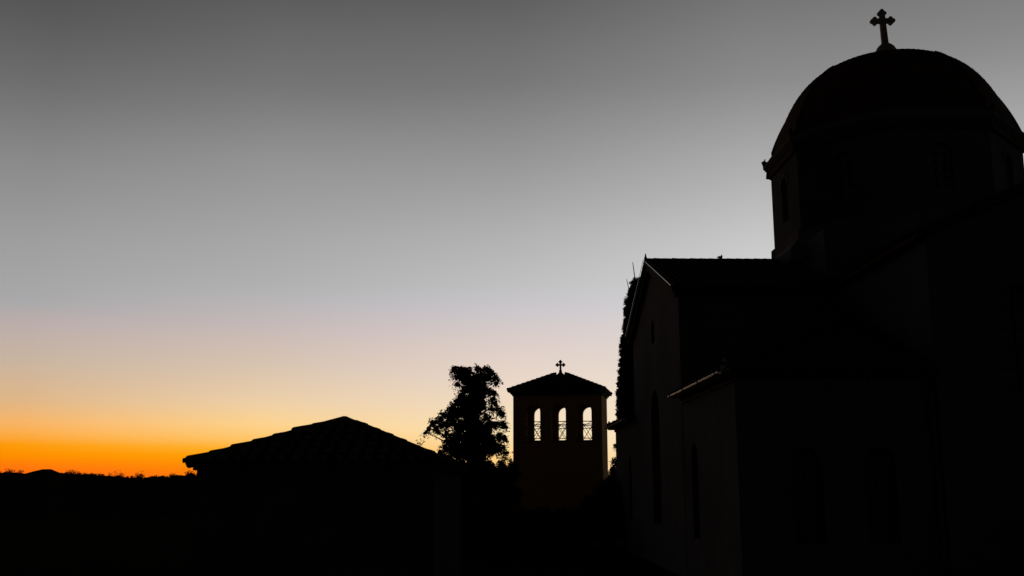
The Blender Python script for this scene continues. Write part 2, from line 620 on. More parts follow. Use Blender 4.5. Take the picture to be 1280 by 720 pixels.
# transept: left and right walls, gable front with three tall windows
tw = [arch(XC - 2.35, 5.3, 8.1, 1.15), arch(XC, 5.3, 8.9, 1.3), arch(XC + 2.35, 5.3, 8.1, 1.15)]
td = [arch(XC, .15, 3.1, 1.5)]
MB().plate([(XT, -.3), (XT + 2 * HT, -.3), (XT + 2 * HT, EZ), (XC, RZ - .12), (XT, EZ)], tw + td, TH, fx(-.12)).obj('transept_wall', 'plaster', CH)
for l in tw:
    window(l, fx(-.12), CH, bars=4)
dr = MB()
dr.plate(inset_loop(td[0], .004), [], .08, lambda u, v, q: fx(-.12)(u, v, .25 + q))
for i in range(-2, 3):
    dr.box(XC + i * .28 - .11, XC + i * .28 + .11, -.12 + .225, -.12 + .252, .2, 2.2)
dro = dr.obj('door', 'wood', CH)
MB().tube([(XC + .5, -.12 + .2, 1.2), (XC + .5, -.12 + .16, 1.22), (XC + .5, -.12 + .16, 1.38), (XC + .5, -.12 + .2, 1.4)], .015, 6).obj('handle', 'iron', dro)
for x0 in (XT, XT + 2 * HT - TH):
    MB().box(x0, x0 + TH, -.12 + TH + .003, YN - .003, -.3, EZ - .01).obj('transept_wall', 'plaster', CH)
MB().box(XT, XT + 2 * HT, YF + .003, DEP - TH - .005, -.3, EZ).obj('transept_wall', 'plaster', CH)
MB().plate([(XT, EZ + .003), (XT + 2 * HT, EZ + .003), (XC, RZ - .12)], [], TH, fx(DEP - TH - .6)).obj('transept_wall', 'plaster', CH)
# east arm
MB().plate([(YN + TH, -.3), (YF - TH, -.3), (YF - TH, EZ), (YC, RZ - .3), (YN + TH, EZ)], [], TH, fy(XC + 9 - TH)).obj('nave_wall', 'plaster', CH)
MB().box(XT + 2 * HT + .003, XE, 0, TH, -.3, AZ).obj('aisle_wall', 'plaster', CH)
MB().box(XE - TH, XE, TH + .003, DEP - TH - .003, -.3, AZ - .02).obj('aisle_wall', 'plaster', CH)


def gable_roof(name, axis, c, half, a0, a1, ez, rz, ov_e=.3):
    """two pitched slabs with tile field; axis 'x': ridge along x at y=c"""
    sl = (rz - ez) / half
    ezo = ez - sl * ov_e
    th = .16
    L = math.hypot(half + ov_e, rz - ezo)
    body, tiles = MB(), MB()
    for s in (-1, 1):
        if axis == 'x':
            P = lambda a, d, z: (a, c + s * d, z)
        else:
            P = lambda a, d, z: (c + s * d, a, z)
        e = half + ov_e
        body.hexa([P(a0, e, ezo), P(a0, 0, rz), P(a0, 0, rz + th), P(a0, e, ezo + th)],
                  [P(a1, e, ezo), P(a1, 0, rz), P(a1, 0, rz + th), P(a1, e, ezo + th)])
        p0 = Vector(P(a0, e + .04, ezo + th - .01))
        uv = Vector(P(a1, e, 0)) - Vector(P(a0, e, 0))
        sv = Vector(P(a0, 0, rz)) - Vector(P(a0, e, ezo))
        roof_tiles(tiles, p0, uv, sv, abs(a1 - a0), L)
    ro = body.obj(name, 'wood', CH)
    tiles.obj('roof_tiles', 'tile', ro, kind='stuff')
    return ro


nave_r = gable_roof('nave_roof', 'x', YC, (YF - YN) / 2, -.27, XC + 9.2, EZ, RZ)
tr_r = gable_roof('transept_roof', 'y', XC, HT, -.4, YC, EZ + .03, RZ - .02)
tr_f = gable_roof('transept_roof', 'y', XC, HT, YC, DEP + .2, EZ + .03, RZ - .02)
# ridge capping (too small in the picture to pick apart) and its finials
rc = MB()
x = -.25
while x < XC - 4.6:
    rc.tube([(x, YC, RZ + .17 + rnd.uniform(-.006, .006)), (x + .41, YC, RZ + .155)], [.112, .108], 8)
    x += .36
rc.obj('ridge_tiles', 'tile', nave_r, kind='stuff')
rc = MB()
y = -.38
while y < YC - 4.5:
    rc.tube([(XC, y, RZ + .15), (XC, y + .41, RZ + .135)], [.12, .10], 8)
    y += .36
rc.obj('ridge_tiles', 'tile', tr_r, kind='stuff')


def finial(x, y, z, h, s=.1, bend=0.0):
    MB().lathe([(s * 1.3, z), (s * 1.2, z + h * .16), (s * .7, z + h * .24), (s * .95, z + h * .42), (s * .6, z + h * .62), (s * .18, z + h)], x, y, 8).obj(
        'finial', 'tile', CH, smooth=True)


finial(-.2, YC, RZ + .1, .36, .07)
fb = MB()   # small hooked stub on the ridge
fb.tube([(2.76, YC, RZ + .2), (2.75, YC, RZ + .30), (2.71, YC, RZ + .33), (2.62, YC, RZ + .31)], [.1, .07, .045, .02], 7)
fb.tube([(2.75, YC, RZ + .28), (2.8, YC, RZ + .36), (2.81, YC, RZ + .43)], [.07, .05, .02], 6)
fb.obj('ridge_stub', 'tile', CH, smooth=True)

# zinc verge flashing on the west gable, and fascia strip below
sl = (RZ - EZ) / (YC - YN)
for s in (-1, 1):
    vf = MB()
    e = (YC - YN) + .33
    a = Vector((-.30, YC + s * e, EZ - sl * .33 + .19))
    b = Vector((-.30, YC + s * .02, RZ + .19))
    vf.bar(a, b, .014, .014)
    vf.obj('verge_flashing', 'metal', CH)
    vb = MB()
    vb.bar(a + Vector((.17, 0, -.34)), b + Vector((.17, 0, -.34)), .12, .16)
    vb.obj('verge_board', 'wood', CH)


# aisle roofs, hipped at the west end
AS = math.tan(R(22.5))
for side in (0, 1):
    if side == 0:
        Y = lambda d: d
    else:
        Y = lambda d: DEP - d
    ov = .34
    d1 = YN
    zt = AZ + AS * d1
    th = .14
    z0 = AZ - AS * ov
    ro = MB()
    P = lambda x_, d, z: (x_, Y(d), z)
    xe = XT if side == 0 else XE
    # side slope
    ro.hexa([P(-ov, -ov, z0), P(xe, -ov, z0), P(xe, d1 - .004, zt), P(d1, d1 - .004, zt)],
            [P(-ov, -ov, z0 + th), P(xe, -ov, z0 + th), P(xe, d1 - .004, zt + th), P(d1, d1 - .004, zt + th)]) if xe > d1 else \
        ro.hexa([P(-ov, -ov, z0), P(xe, -ov, z0), P(xe, d1 - .004, zt), P(xe, xe, AZ + AS * xe)],
                [P(-ov, -ov, z0 + th), P(xe, -ov, z0 + th), P(xe, d1 - .004, zt + th), P(xe, xe, AZ + AS * xe + th)])
    # west slope
    m = min(xe, d1 - .004)
    ro.hexa([P(-ov, -ov, z0), P(m, m, AZ + AS * m), P(m, d1 - .004, AZ + AS * m), P(-ov, d1 - .004, z0)],
            [P(-ov, -ov, z0 + th), P(m, m, AZ + AS * m + th), P(m, d1 - .004, AZ + AS * m + th), P(-ov, d1 - .004, z0 + th)])
    roo = ro.obj('aisle_roof', 'wood', CH)
    tl = MB()
    cs = math.cos(R(22.5))
    L = (d1 + ov) / cs
    roof_tiles(tl, P(-ov, -ov - .04, z0 + th), (1, 0, 0), Vector(P(0, 1, AS)) - Vector(P(0, 0, 0)), xe + ov, L,
               lim=lambda u: (0, min(L, u / cs)))
    roof_tiles(tl, P(-ov - .04, -ov, z0 + th), Vector(P(0, 1, 0)) - Vector(P(0, 0, 0)), (1, 0, AS), d1 + ov, L,
               lim=lambda u: (0, min((m + ov) / cs, u / cs)))
    tl.obj('roof_tiles', 'tile', roo, kind='stuff')
    hp = MB()
    k = 0
    while k * .36 < (m + ov) * 1.41:
        q = k * .36 / 1.414
        p = Vector(P(-ov + q, -ov + q, z0 + th + .1 + AS * q))
        p2 = Vector(P(-ov + q + .29, -ov + q + .29, z0 + th + .075 + AS * (q + .29)))
        hp.tube([p, p2], [.12, .095], 8)
        k += 1
    hp.obj('hip_tiles', 'tile', roo, kind='stuff')
    # half round zinc gutter along the west eave, on brackets
    g = MB()
    gx, gz, gr, nn = -ov - .10, z0 + .09, .05, 8
    y0, y1 = (-ov - .02, d1 - .25) if side == 0 else (-ov + .1, d1 - .1)
    ra = [(gx + gr * math.cos(PI + PI * i / nn), gz + gr * math.sin(PI + PI * i / nn)) for i in range(nn + 1)]
    rb = [(gx + (gr - .008) * math.cos(PI + PI * i / nn), gz + (gr - .008) * math.sin(PI + PI * i / nn)) for i in range(nn + 1)]
    m2 = nn + 1
    vs = [(a_, Y(yy), c_) for yy in (y0, y1) for rg in (ra, rb) for a_, c_ in rg]
    g.add(vs, [(i, i + 1, 2 * m2 + i + 1, 2 * m2 + i) for i in range(nn)] + [(m2 + i, m2 + i + 1, 3 * m2 + i + 1, 3 * m2 + i) for i in range(nn)] +
          [(0, m2, 3 * m2, 2 * m2), (nn, m2 + nn, 3 * m2 + nn, 2 * m2 + nn)])
    g.tube([(gx - gr, Y(y0), gz + .006), (gx - gr, Y(y1), gz + .006)], .011, 6)
    for yy in (y0, y1):
        g.plate([(ra[i][0], ra[i][1]) for i in range(nn + 1)], [], .006, lambda u, v, w: (u, Y(yy) + w, v))
    go = g.obj('gutter', 'metal', CH)
    for i in range(4):
        yy = y0 + .35 + (y1 - y0 - .7) * i / 3
        b = MB()
        pts = [(gx + (gr + .012) * math.cos(PI + PI * j / 6), Y(yy), gz + (gr + .012) * math.sin(PI + PI * j / 6)) for j in range(7)] + [(-ov + .25, Y(yy), gz + .02)]
        b.tube([(gx - gr - .012, Y(yy), gz + .03)] + pts, .016, 5)
        b.obj('bracket', 'metal', go)
    # pointed corner tile at the eave corner
    MB().lathe([(.12, z0 + .1), (.13, z0 + .2), (.08, z0 + .3), (.03, z0 + .46)], -ov + .06, Y(-ov + .06), 8).obj('corner_finial', 'marble', CH, smooth=True)

# rain pipe in the angle of aisle and transept
dp = MB()
dp.tube([(XT - .16, -.3, AZ - .12), (XT - .16, -.1, AZ - .5), (XT - .16, -.1, .3), (XT - .16, -.28, .12)], .055, 8)
for z in (1.2, 3.0, 4.8):
    dp.lathe([(.07, z), (.07, z + .06)], XT - .16, -.1, 8)
dp.obj('rain_pipe', 'iron', CH)

# base of the drum, drum, cornice, dome
MB().box(XC - 4.4, XC + 4.4, YC - 4.4, YC + 4.4, EZ - .5, RZ + .35).obj('crossing_base', 'plaster', CH)
RO = 4.74                    # drum corner radius
A0 = PI / 8


def ring(r, z):
    return [(XC + r * math.cos(A0 + PI / 4 * k), YC + r * math.sin(A0 + PI / 4 * k), z) for k in range(8)]


pb = MB()
pb.hexa(ring(5.3, RZ - .25), ring(5.28, RZ + .22))
pb.hexa(ring(5.28, RZ + .222), ring(4.9, RZ + .62))
pb.hexa(ring(4.89, RZ + .622), ring(4.88, RZ + 1.0))
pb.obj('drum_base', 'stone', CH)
DZ0, DZ1 = RZ + 1.002, 15.70
side_l = 2 * RO * math.sin(PI / 8)
apo = RO * math.cos(PI / 8)
wl = arch(0, 13.2, 15.0, .8)
for k in range(8):
    a = PI / 4 * k
    nx, ny = math.cos(a), math.sin(a)
    tx_, ty_ = -ny, nx
    fr = (lambda nx, ny, tx_, ty_: lambda u, v, w: (XC + nx * (apo - w) + tx_ * u, YC + ny * (apo - w) + ty_ * u, v))(nx, ny, tx_, ty_)
    h = side_l / 2 - .002
    dw = MB().plate([(-h, DZ0), (h, DZ0), (h - .0, DZ1), (-h, DZ1)], [wl], .4, fr).obj('drum_wall', 'plaster', CH)
    # pierced stone screen with round lights
    holes = []
    for col_ in (-.17, .17):
        for r_ in range(5):
            zc_ = 13.41 + r_ * .29
            holes.append([(col_ + .11 * math.cos(2 * PI * i / 8), zc_ + .11 * math.sin(2 * PI * i / 8)) for i in range(8)])
    MB().plate(inset_loop(wl, .004), holes, .07, lambda u, v, w: fr(u, v, .16 + w)).obj('window_screen', 'stone', dw)
    MB().plate(inset_loop(wl, .01), [], .01, lambda u, v, w: fr(u, v, .27 + w)).obj('pane', 'glass', dw)
    # raised brick arch over the window
    am = MB()
    n_ = 11
    for i in range(n_):
        a1, a2 = PI * i / n_ + .02, PI * (i + 1) / n_ - .02
        q = [(.43 * math.cos(a1), 14.60 + .43 * math.sin(a1)), (.56 * math.cos(a1), 14.60 + .56 * math.sin(a1)), (.56 * math.cos(a2), 14.60 + .56 * math.sin(a2)),
             (.43 * math.cos(a2), 14.60 + .43 * math.sin(a2))]
        am.plate(q, [], .06, lambda u, v, w: fr(u, v, w - .035))
    am.obj('window_arch', 'stone', dw)
co = MB()
co.hexa(ring(RO + .03, 15.70), ring(RO + .18, 15.82))
co.hexa(ring(RO + .19, 15.822), ring(RO + .28, 15.94))
co.hexa(ring(RO + .30, 15.942), ring(RO + .31, 16.08))
co.hexa(ring(RO + .18, 16.082), ring(RO + .05, 16.25))
co.obj('dome_cornice', 'stone', CH)
# upturned antefix tiles at the cornice corners
for k in range(8):
    a = A0 + PI / 4 * k
    r_ = RO + .17
    an = MB()
    x_, y_ = XC + r_ * math.cos(a), YC + r_ * math.sin(a)
    an.tube([(x_ - .15 * math.cos(a), y_ - .15 * math.sin(a), 16.05), (x_ + .02 * math.cos(a), y_ + .02 * math.sin(a), 16.15),
             (x_ + .1 * math.cos(a), y_ + .1 * math.sin(a), 16.29), (x_ + .03 * math.cos(a), y_ + .03 * math.sin(a), 16.40)], [.14, .15, .1, .04], 7)
    an.obj('corner_antefix', 'tile', CH, smooth=True)

# dome: eight tiled segments that round off towards the crown
DB, DH = 15.52, 4.31
RD = 4.88
prof = []
for i in range(27):
    t = i / 26
    ang = t * PI / 2
    rr = RD * max(0.0, math.cos(ang)) ** .637
    zz = DB + DH * math.sin(ang) ** 1.34
    prof.append((max(rr, .02), zz, t))
dm = MB()
per = 9 * 4          # nine tile columns to a segment, four vertices each
na = 8 * per
vs = []
for r_, z_, t in prof:
    for step in (0, 1):
        for k in range(na):
            a = A0 + 2 * PI * k / na
            m_ = ((a - A0) % (PI / 4)) - PI / 8
            octr = math.cos(PI / 8) / math.cos(m_)
            rd = octr + (.965 - octr) * smooth01((t - .05) / .6)
            rib = .016 * (abs(math.sin(PI * (k % 4 + .0) / 4.0))) * min(1, r_ / 1.6)
            off = (0.014 if step == 0 else 0.0) * (1 if t > 0 else 0)
            q = r_ * rd + rib * math.cos(t * PI / 2) - .04
            vs.append((XC + (q + off * math.cos(t * PI / 2)) * math.cos(a), YC + (q + off * math.cos(t * PI / 2)) * math.sin(a), z_ + (rib + off) * math.sin(t * PI / 2)))
nr = len(prof) * 2
fs = [(i * na + k, i * na + (k + 1) % na, (i + 1) * na + (k + 1) % na, (i + 1) * na + k) for i in range(nr - 1) for k in range(na)]
fs.append(tuple((nr - 1) * na + k for k in range(na)))
dm.add(vs, fs)
dome = dm.obj('dome', 'tile', CH)
for k in range(8):
    hr = MB()
    a = A0 + PI / 4 * k
    pts = []
    for r_, z_, t in prof[:20]:
        rd = 1 + (.965 - 1) * smooth01((t - .05) / .6)
        pts.append((XC + (r_ * rd - .02) * math.cos(a), YC + (r_ * rd - .02) * math.sin(a), z_ + .02))
    hr.tube(pts, [.07 * (1 - i / 26) + .02 for i in range(len(pts))], 6)
    hr.obj('dome_rib', 'tile', dome, smooth=True)

crs = cross_mb(1.03, 1.62, .14, .21, .185).obj('dome_cross', 'marble', CH, loc=(XC + .12, YC, DB + DH + .86))
crs.rotation_euler.y = R(-2)
MB().lathe([(.75, -1.0), (.6, -.6), (.46, -.3), (.36, -.1), (.24, .03), (.12, .12)], 0, 0, 16).obj('cross_base', 'marble', crs, smooth=True)

# ------------------------------------------------------------------ bell tower
BT = thing('bell_tower', 'square ochre bell tower with three arched openings and a small cross on its hipped roof', 'bell tower', (3.0, 61.7, 0), R(-11))
W2, L2, BZ = 2.675, 1.6, 8.33
cxs = (-1.47, .08, 1.62)
ops = [arch(c_, 5.5, 7.66, .88) for c_ in cxs]
WT = .45
MB().plate([(-W2, -.5), (W2, -.5), (W2, BZ), (-W2, BZ)], ops, WT, fx(-L2)).obj('tower_wall', 'ochre', BT)
MB().plate([(-W2, -.5), (W2, -.5), (W2, BZ), (-W2, BZ)], ops, WT, fx(L2 - WT)).obj('tower_wall', 'ochre', BT)
for s in (-1, 1):
    so = arch(0, 5.5, 7.66, .88)
    x0 = -W2 if s < 0 else W2 - WT
    MB().plate([(-L2 + WT + .002, -.5), (L2 - WT - .002, -.5), (L2 - WT - .002, BZ), (-L2 + WT + .002, BZ)], [], WT, fy(x0)).obj('tower_wall', 'ochre', BT)
MB().box(-W2 + WT + .002, W2 - WT - .002, -L2 + WT + .002, L2 - WT - .002, 5.1, 5.35).obj('belfry_floor', 'wood', BT)
# string course, sills
st = MB()
for (o_, z0, z1) in ((.06, BZ - .16, BZ - .06), (.14, BZ - .06, BZ + .05)):
    st.hexa([(-W2 - o_, -L2 - o_, z0), (W2 + o_, -L2 - o_, z0), (W2 + o_, L2 + o_, z0), (-W2 - o_, L2 + o_, z0)],
            [(-W2 - o_, -L2 - o_, z1), (W2 + o_, -L2 - o_, z1), (W2 + o_, L2 + o_, z1), (-W2 - o_, L2 + o_, z1)])
st.obj('eave_moulding', 'stone', BT)
for y_ in (-L2 - .05, L2 - WT - .03):
    for c_ in cxs:
        MB().box(c_ - .5, c_ + .5, y_, y_ + WT + .08, 5.4, 5.498 if y_ < 0 else 5.49).obj('sill', 'stone', BT) if y_ < 0 else None
# iron railings across the openings
for yy in (-L2 + .12, L2 - .12):
    for c_ in cxs:
        rl = MB()
        x0, x1 = c_ - .45, c_ + .45
        rl.bar((x0, yy, 6.62), (x1, yy, 6.62), .05)
        rl.bar((x0, yy, 6.36), (x1, yy, 6.36), .045)
        rl.bar((x0, yy, 5.62), (x1, yy, 5.62), .045)
        for q in (-1, 1):
            rl.bar((c_ + q * .44, yy, 5.63), (c_ - q * 0, yy, 6.35), .034, .03)
            rl.bar((c_ + q * .0, yy + .01, 5.63), (c_ + q * .44, yy + .01, 6.35), .034, .03)
            rl.bar((c_, yy, 6.37), (c_ + q * .44, yy, 6.61), .034, .03)
        rl.obj('railing', 'iron', BT)
# hipped roof
ov = .27
ex, ey = W2 + ov, L2 + ov + .2
az_ = 1.22
ez = BZ + .05
rh = .32
rm = MB()
rm.hexa([(-ex, -ey, ez), (ex, -ey, ez), (ex, ey, ez), (-ex, ey, ez)], [(-ex, -ey, ez + .1), (ex, -ey, ez + .1), (ex, ey, ez + .1), (-ex, ey, ez + .1)])
rm.add([(-ex + .02, -ey + .02, ez + .101), (ex - .02, -ey + .02, ez + .101), (ex - .02, ey - .02, ez + .101), (-ex + .02, ey - .02, ez + .101),
        (-rh, 0, ez + az_), (rh, 0, ez + az_)], [(0, 1, 5, 4), (1, 2, 5), (2, 3, 4, 5), (3, 0, 4), (3, 2, 1, 0)])
rf = rm.obj('roof', 'wood', BT)
tl = MB()


def hip_field(mb, ex, ey, rh, ez, rise, **kw):
    """tile fields on the four faces of a hipped roof with a short ridge along x"""
    for s in (-1, 1):
        L = math.hypot(ey, rise)
        roof_tiles(mb, (-ex * s, -ey * s, ez), (s, 0, 0), (0, s * ey, rise), 2 * ex, L, lim=lambda u: (0, L * min(1, u / (ex - rh), (2 * ex - u) / (ex - rh))), **kw)
        L2_ = math.hypot(ex - rh, rise)
        roof_tiles(mb, (ex * s, -ey * s, ez), (0, s, 0), (-s * (ex - rh), 0, rise), 2 * ey, L2_, lim=lambda u: (0, L2_ * min(1, u / ey, (2 * ey - u) / ey)), **kw)


hip_field(tl, ex, ey, rh, ez + .1, az_ - .1, cols_w=.25, course=.34, rad=.06)
for sx in (-1, 1):
    for sy in (-1, 1):
        a, b = Vector((sx * ex, sy * ey, ez + .13)), Vector((sx * rh, 0, ez + az_ + .06))
        n_ = 10
        for i in range(n_):
            p, q = a.lerp(b, i / n_), a.lerp(b, (i + 1.1) / n_)
            tl.tube([p + Vector((0, 0, .02)), q], [.1, .08], 7)
tl.obj('roof_tiles', 'tile', rf, kind='stuff')
tcr = cross_mb(.62, .8, .09, .11, .125).obj('tower_cross', 'iron', BT, loc=(.0, 0, ez + az_ + .1), rz=R(8))
MB().lathe([(.16, -.12), (.13, 0), (.09, .05), (.1, .12), (.05, .2)], 0, 0, 10).obj('cross_base', 'stone', tcr, smooth=True)

# ------------------------------------------------------------------ low house with hipped tile roof
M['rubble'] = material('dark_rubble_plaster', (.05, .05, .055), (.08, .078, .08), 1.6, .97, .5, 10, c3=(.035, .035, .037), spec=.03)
LH = thing('low_house', 'low dark house with a hipped roof of lumpy clay cap tiles, left of the trees', 'house', (-3.015, 16.0, 0))
hw, hl, oz = 2.155, 8.5, 3.28     # half width with eave, length
hr_ = 1.95                        # the right half is a little narrower
rise = .80
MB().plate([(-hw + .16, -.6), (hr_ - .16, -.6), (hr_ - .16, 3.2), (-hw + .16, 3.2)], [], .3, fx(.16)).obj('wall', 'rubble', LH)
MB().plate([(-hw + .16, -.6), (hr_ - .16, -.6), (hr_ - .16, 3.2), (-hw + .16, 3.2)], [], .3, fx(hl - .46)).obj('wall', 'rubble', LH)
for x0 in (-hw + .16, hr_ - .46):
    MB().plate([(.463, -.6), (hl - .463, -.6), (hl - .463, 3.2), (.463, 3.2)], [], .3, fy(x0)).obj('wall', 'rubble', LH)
cn = MB()
for (o_, z0, z1) in ((.11, 3.2, 3.245), (.04, 3.246, 3.29)):
    cn.box(-hw + o_, hr_ - o_, o_, hl - o_, z0, z1)
cn.obj('cornice', 'rubble', LH)
rb = MB()
rb.add([(-hw + .03, .03, oz + .012), (hr_ - .03, .03, oz + .012), (hr_ - .03, hl - .03, oz + .012), (-hw + .03, hl - .03, oz + .012), (0, hw, oz + rise), (0, hl - hw, oz + rise)],
       [(0, 1, 4), (1, 2, 5, 4), (2, 3, 5), (3, 0, 4, 5), (3, 2, 1, 0)])
rfo = rb.obj('roof', 'wood', LH)
# single barrel tile mesh, laid with its wide end at the foot
TL = cap_tile_mesh(.44, .085, .068, .014)
slope_l = math.hypot(hw, rise)
ndeep = int((hl) / .235)
count = 0
extra = MB()


def put_tile(u0, along, up, room):
    """u0 point on the eave, along the eave direction, up the slope vector"""
    global count
    d = Vector(up).normalized()
    r = Vector(along).normalized()
    n = d.cross(r)
    if n.z < 0:
        n = -n
    dd = (d - n * .06).normalized()
    rr = n.cross(dd).normalized()
    nn_ = dd.cross(rr)
    mt = Matrix((dd, rr, nn_)).transposed().to_4x4()
    mt.translation = Vector(u0) + n * .012
    if room < .1:
        return
    mt = mt @ Matrix.Diagonal((min(1.0, (room + .02) / .44), 1, 1, 1))
    if count < 262:
        o = link('roof_tile', TL, rfo)
        o.matrix_local = mt
        count += 1
    else:
        vs_ = [tuple(mt @ v.co) for v in TL.vertices]
        extra.add(vs_, [tuple(p.vertices) for p in TL.polygons])


for k in range(18):            # front face, a triangle
    u = -hw + (k + .5) * ((hw + hr_) / 18)
    top = slope_l * (1 - (u / hr_ if u > 0 else -u / hw))
    s = -.03
    while s < top - .02:
        put_tile((u + rnd.uniform(-.006, .006), 0 + hw * s / slope_l, oz + .03 + rise * s / slope_l), (1, 0, 0), (0, hw, rise), top - s)
        s += .34
for s_ in (-1, 1):
    for k in range(ndeep):
        v = (k + .5) * hl / ndeep
        top = slope_l * min(1, v / hw, (hl - v) / hw)
        s = -.03
        while s < top - .02:
            put_tile(((hr_ if s_ > 0 else -hw) * (1 - s / slope_l), v, oz + .03 + rise * s / slope_l), (0, 1, 0), (-s_ * hw, 0, rise), top - s)
            s += .34
extra.obj('roof_tiles', 'tile', rfo, kind='stuff')
HIPC = cap_tile_mesh(.46, .125, .108, .02)
lay_along(HIPC, 'ridge_tile', rfo, (-hw + .06, .06, oz + .005), (0, hw, oz + rise - .005), .40, .0)
lay_along(HIPC, 'ridge_tile', rfo, (hr_ + .02, -.02, oz - .01), (0, hw, oz + rise - .005), .40, .0)
lay_along(HIPC, 'ridge_tile', rfo, (0, hl - hw, oz + rise - .06), (0, hw + .1, oz + rise - .06), .40, .0)
mo = MB()      # mortar bedding under the caps
for s_ in (-1, 1):
    mo.tube([((hr_ if s_ > 0 else -hw) * .98, .05, oz + .03), (0, hw, oz + rise + .03)], .085, 8)
mo.obj('mortar_bedding', 'stone', rfo, kind='stuff')
MB().box(-hw + .04, hr_ - .04, .04, hl - .04, oz + .002, oz + .035).obj('eave_board', 'wood', rfo)


# ------------------------------------------------------------------ trees
def spray(V, F, p, d, length, n, leaf, rr):
    """a drooping twig carrying small leaf faces"""
    p = Vector(p)
    d = Vector(d).normalized()
    for i in range(n):
        t = (i + rr.random()) / n
        q = p + d * length * t + Vector((0, 0, -.35 * length * t * t)) + Vector((rr.gauss(0, 1), rr.gauss(0, 1), rr.gauss(0, 1))) * leaf * .45
        n1 = Vector((rr.gauss(0, 1), rr.gauss(0, 1), rr.gauss(0, 1))).normalized()
        t1 = (d + Vector((rr.gauss(0, .6), rr.gauss(0, .6), rr.gauss(0, .6)))).normalized()
        b1 = t1.cross(n1).normalized()
        s = leaf * rr.uniform(.6, 1.25) * (1 - .4 * t)
        o = len(V)
        V += [tuple(q - t1 * s), tuple(q - b1 * s * .36), tuple(q + t1 * s), tuple(q + b1 * s * .42)]
        F.append((o, o + 1, o + 2, o + 3))


def foliage(blobs, rr, leaf, dens, twig, droop=.25, depth=1.0, core=1.0):
    V, F = [], []
    for (x, y, z, r) in blobs:
        n = max(8, int(dens * r * r * 30))
        clump_faces(V, F, (x, y, z), r * .82, int(core * (20 + 420 * r * r)), max(.06, min(.14, r * .3)), 1, rr)
        for _ in range(n):
            d = Vector((rr.gauss(0, 1), rr.gauss(0, 1) * depth, rr.gauss(0, 1))).normalized()
            q = rr.random() ** .5
            c_ = Vector((x, y, z)) + d * r * q * .85
            o = Vector((d.x, d.y, d.z * .6 - droop))
            spray(V, F, c_, o + Vector((rr.gauss(0, .4), rr.gauss(0, .4), rr.gauss(0, .3))), twig * rr.uniform(.5, 1.2), 7, leaf, rr)
    return V, F


def tree(name, label, cat, loc, blobs, trunk, limbs, mat, rr, leaf=.09, dens=9, twig=.35, depth=1.0, group=None, droop=.25, core=1.0):
    t = thing(name, label, cat, loc, 0, group)
    tm = MB()
    tm.tube([(p[0], p[1], p[2]) for p in trunk], [p[3] for p in trunk], 9)
    for l in limbs:
        tm.tube([(p[0], p[1], p[2]) for p in l], [p[3] for p in l], 6)
    tm.obj('trunk', 'bark', t, smooth=True)
    V, F = foliage(blobs, rr, leaf, dens, twig, droop, depth, core)
    MB().add(V, F).obj('crown', mat, t)
    return t


# conifer left of the tower: boughs given in metres across (x) and up (z)
S = 52 / 1250.0


def bough(px, py, pr, rr, dy=0.0):
    """size of a bough from its width and height as measured on the skyline, at 52 m"""
    return ((px - 592) * S, dy + rr.uniform(-.5, .5) * min(1.0, pr / 8), 3 + (603 - py) * S, pr * S)


rr = random.Random(11)
BL = [(552, 566, 4), (556, 572, 6), (553, 582, 7), (557, 545, 3.5), (567, 553, 7), (628, 582, 6), (623, 590, 8), (569, 463, 6), (576, 465, 7), (585, 464, 6), (597, 463, 5), (606, 463, 5), (613, 468, 6), (619, 474, 4.5), (620, 480, 3), (573, 473, 5), (571, 481, 4), (583, 475, 9),
      (597, 473, 8), (607, 473, 6), (590, 484, 9), (603, 486, 8), (580, 489, 6), (612, 491, 5), (618, 493, 4), (597, 495, 12), (578, 497, 6), (573, 503, 5), (568, 508, 5),
      (583, 505, 11), (600, 507, 9), (616, 501, 5), (619, 506, 4), (614, 512, 4), (624, 514, 5), (627, 519, 4), (562, 513, 5), (556, 519, 5), (563, 522, 6), (572, 517, 8),
      (590, 519, 13), (609, 523, 6), (550, 525, 5), (543, 530, 5), (537, 536, 3.5), (534, 541, 2.5), (546, 536, 4), (553, 532, 5), (548, 541, 3), (559, 531, 5), (567, 529, 6),
      (577, 533, 9), (593, 535, 14), (612, 533, 8), (621, 531, 5), (629, 531, 4), (632, 535, 3), (559, 541, 3), (564, 545, 4), (574, 546, 8), (590, 550, 15), (609, 548, 11),
      (624, 546, 6), (631, 549, 4), (560, 552, 4), (557, 559, 3.5), (563, 562, 6), (575, 564, 12), (595, 568, 16), (614, 560, 11), (627, 560, 6), (632, 566, 4),
      (561, 575, 7), (575, 585, 14), (595, 588, 16), (611, 583, 9), (565, 590, 8), (620, 598, 10), (603, 605, 14), (585, 606, 14), (632, 600, 7), (568, 604, 9)]
blobs = [bough(*b, rr) for b in BL]
limbs = []
for (px, py, pr) in BL[::3]:
    x_, z_ = (px - 592) * S, 3 + (603 - py) * S
    if abs(x_) > .35:
        zb = max(1.0, z_ - abs(x_) * .45 - .2)
        limbs.append([(0, 0, zb, .07), (x_ * .55, rr.uniform(-.2, .2), (zb + z_) / 2 + .1, .045), (x_, rr.uniform(-.2, .2), z_, .015)])
tree('conifer_tree', 'ragged dark conifer with drooping boughs and a broad top, left of the bell tower', 'tree', ((592 - 640) * S, 52, 0), blobs,
     [(0, 0, -.3, .34), (.05, 0, 2, .27), (-.05, .05, 5, .18), (.05, 0, 7.5, .09), (0, 0, 8.7, .03)], limbs, 'fir', rr, leaf=.10, dens=20, twig=.32, core=3.4, droop=.5)

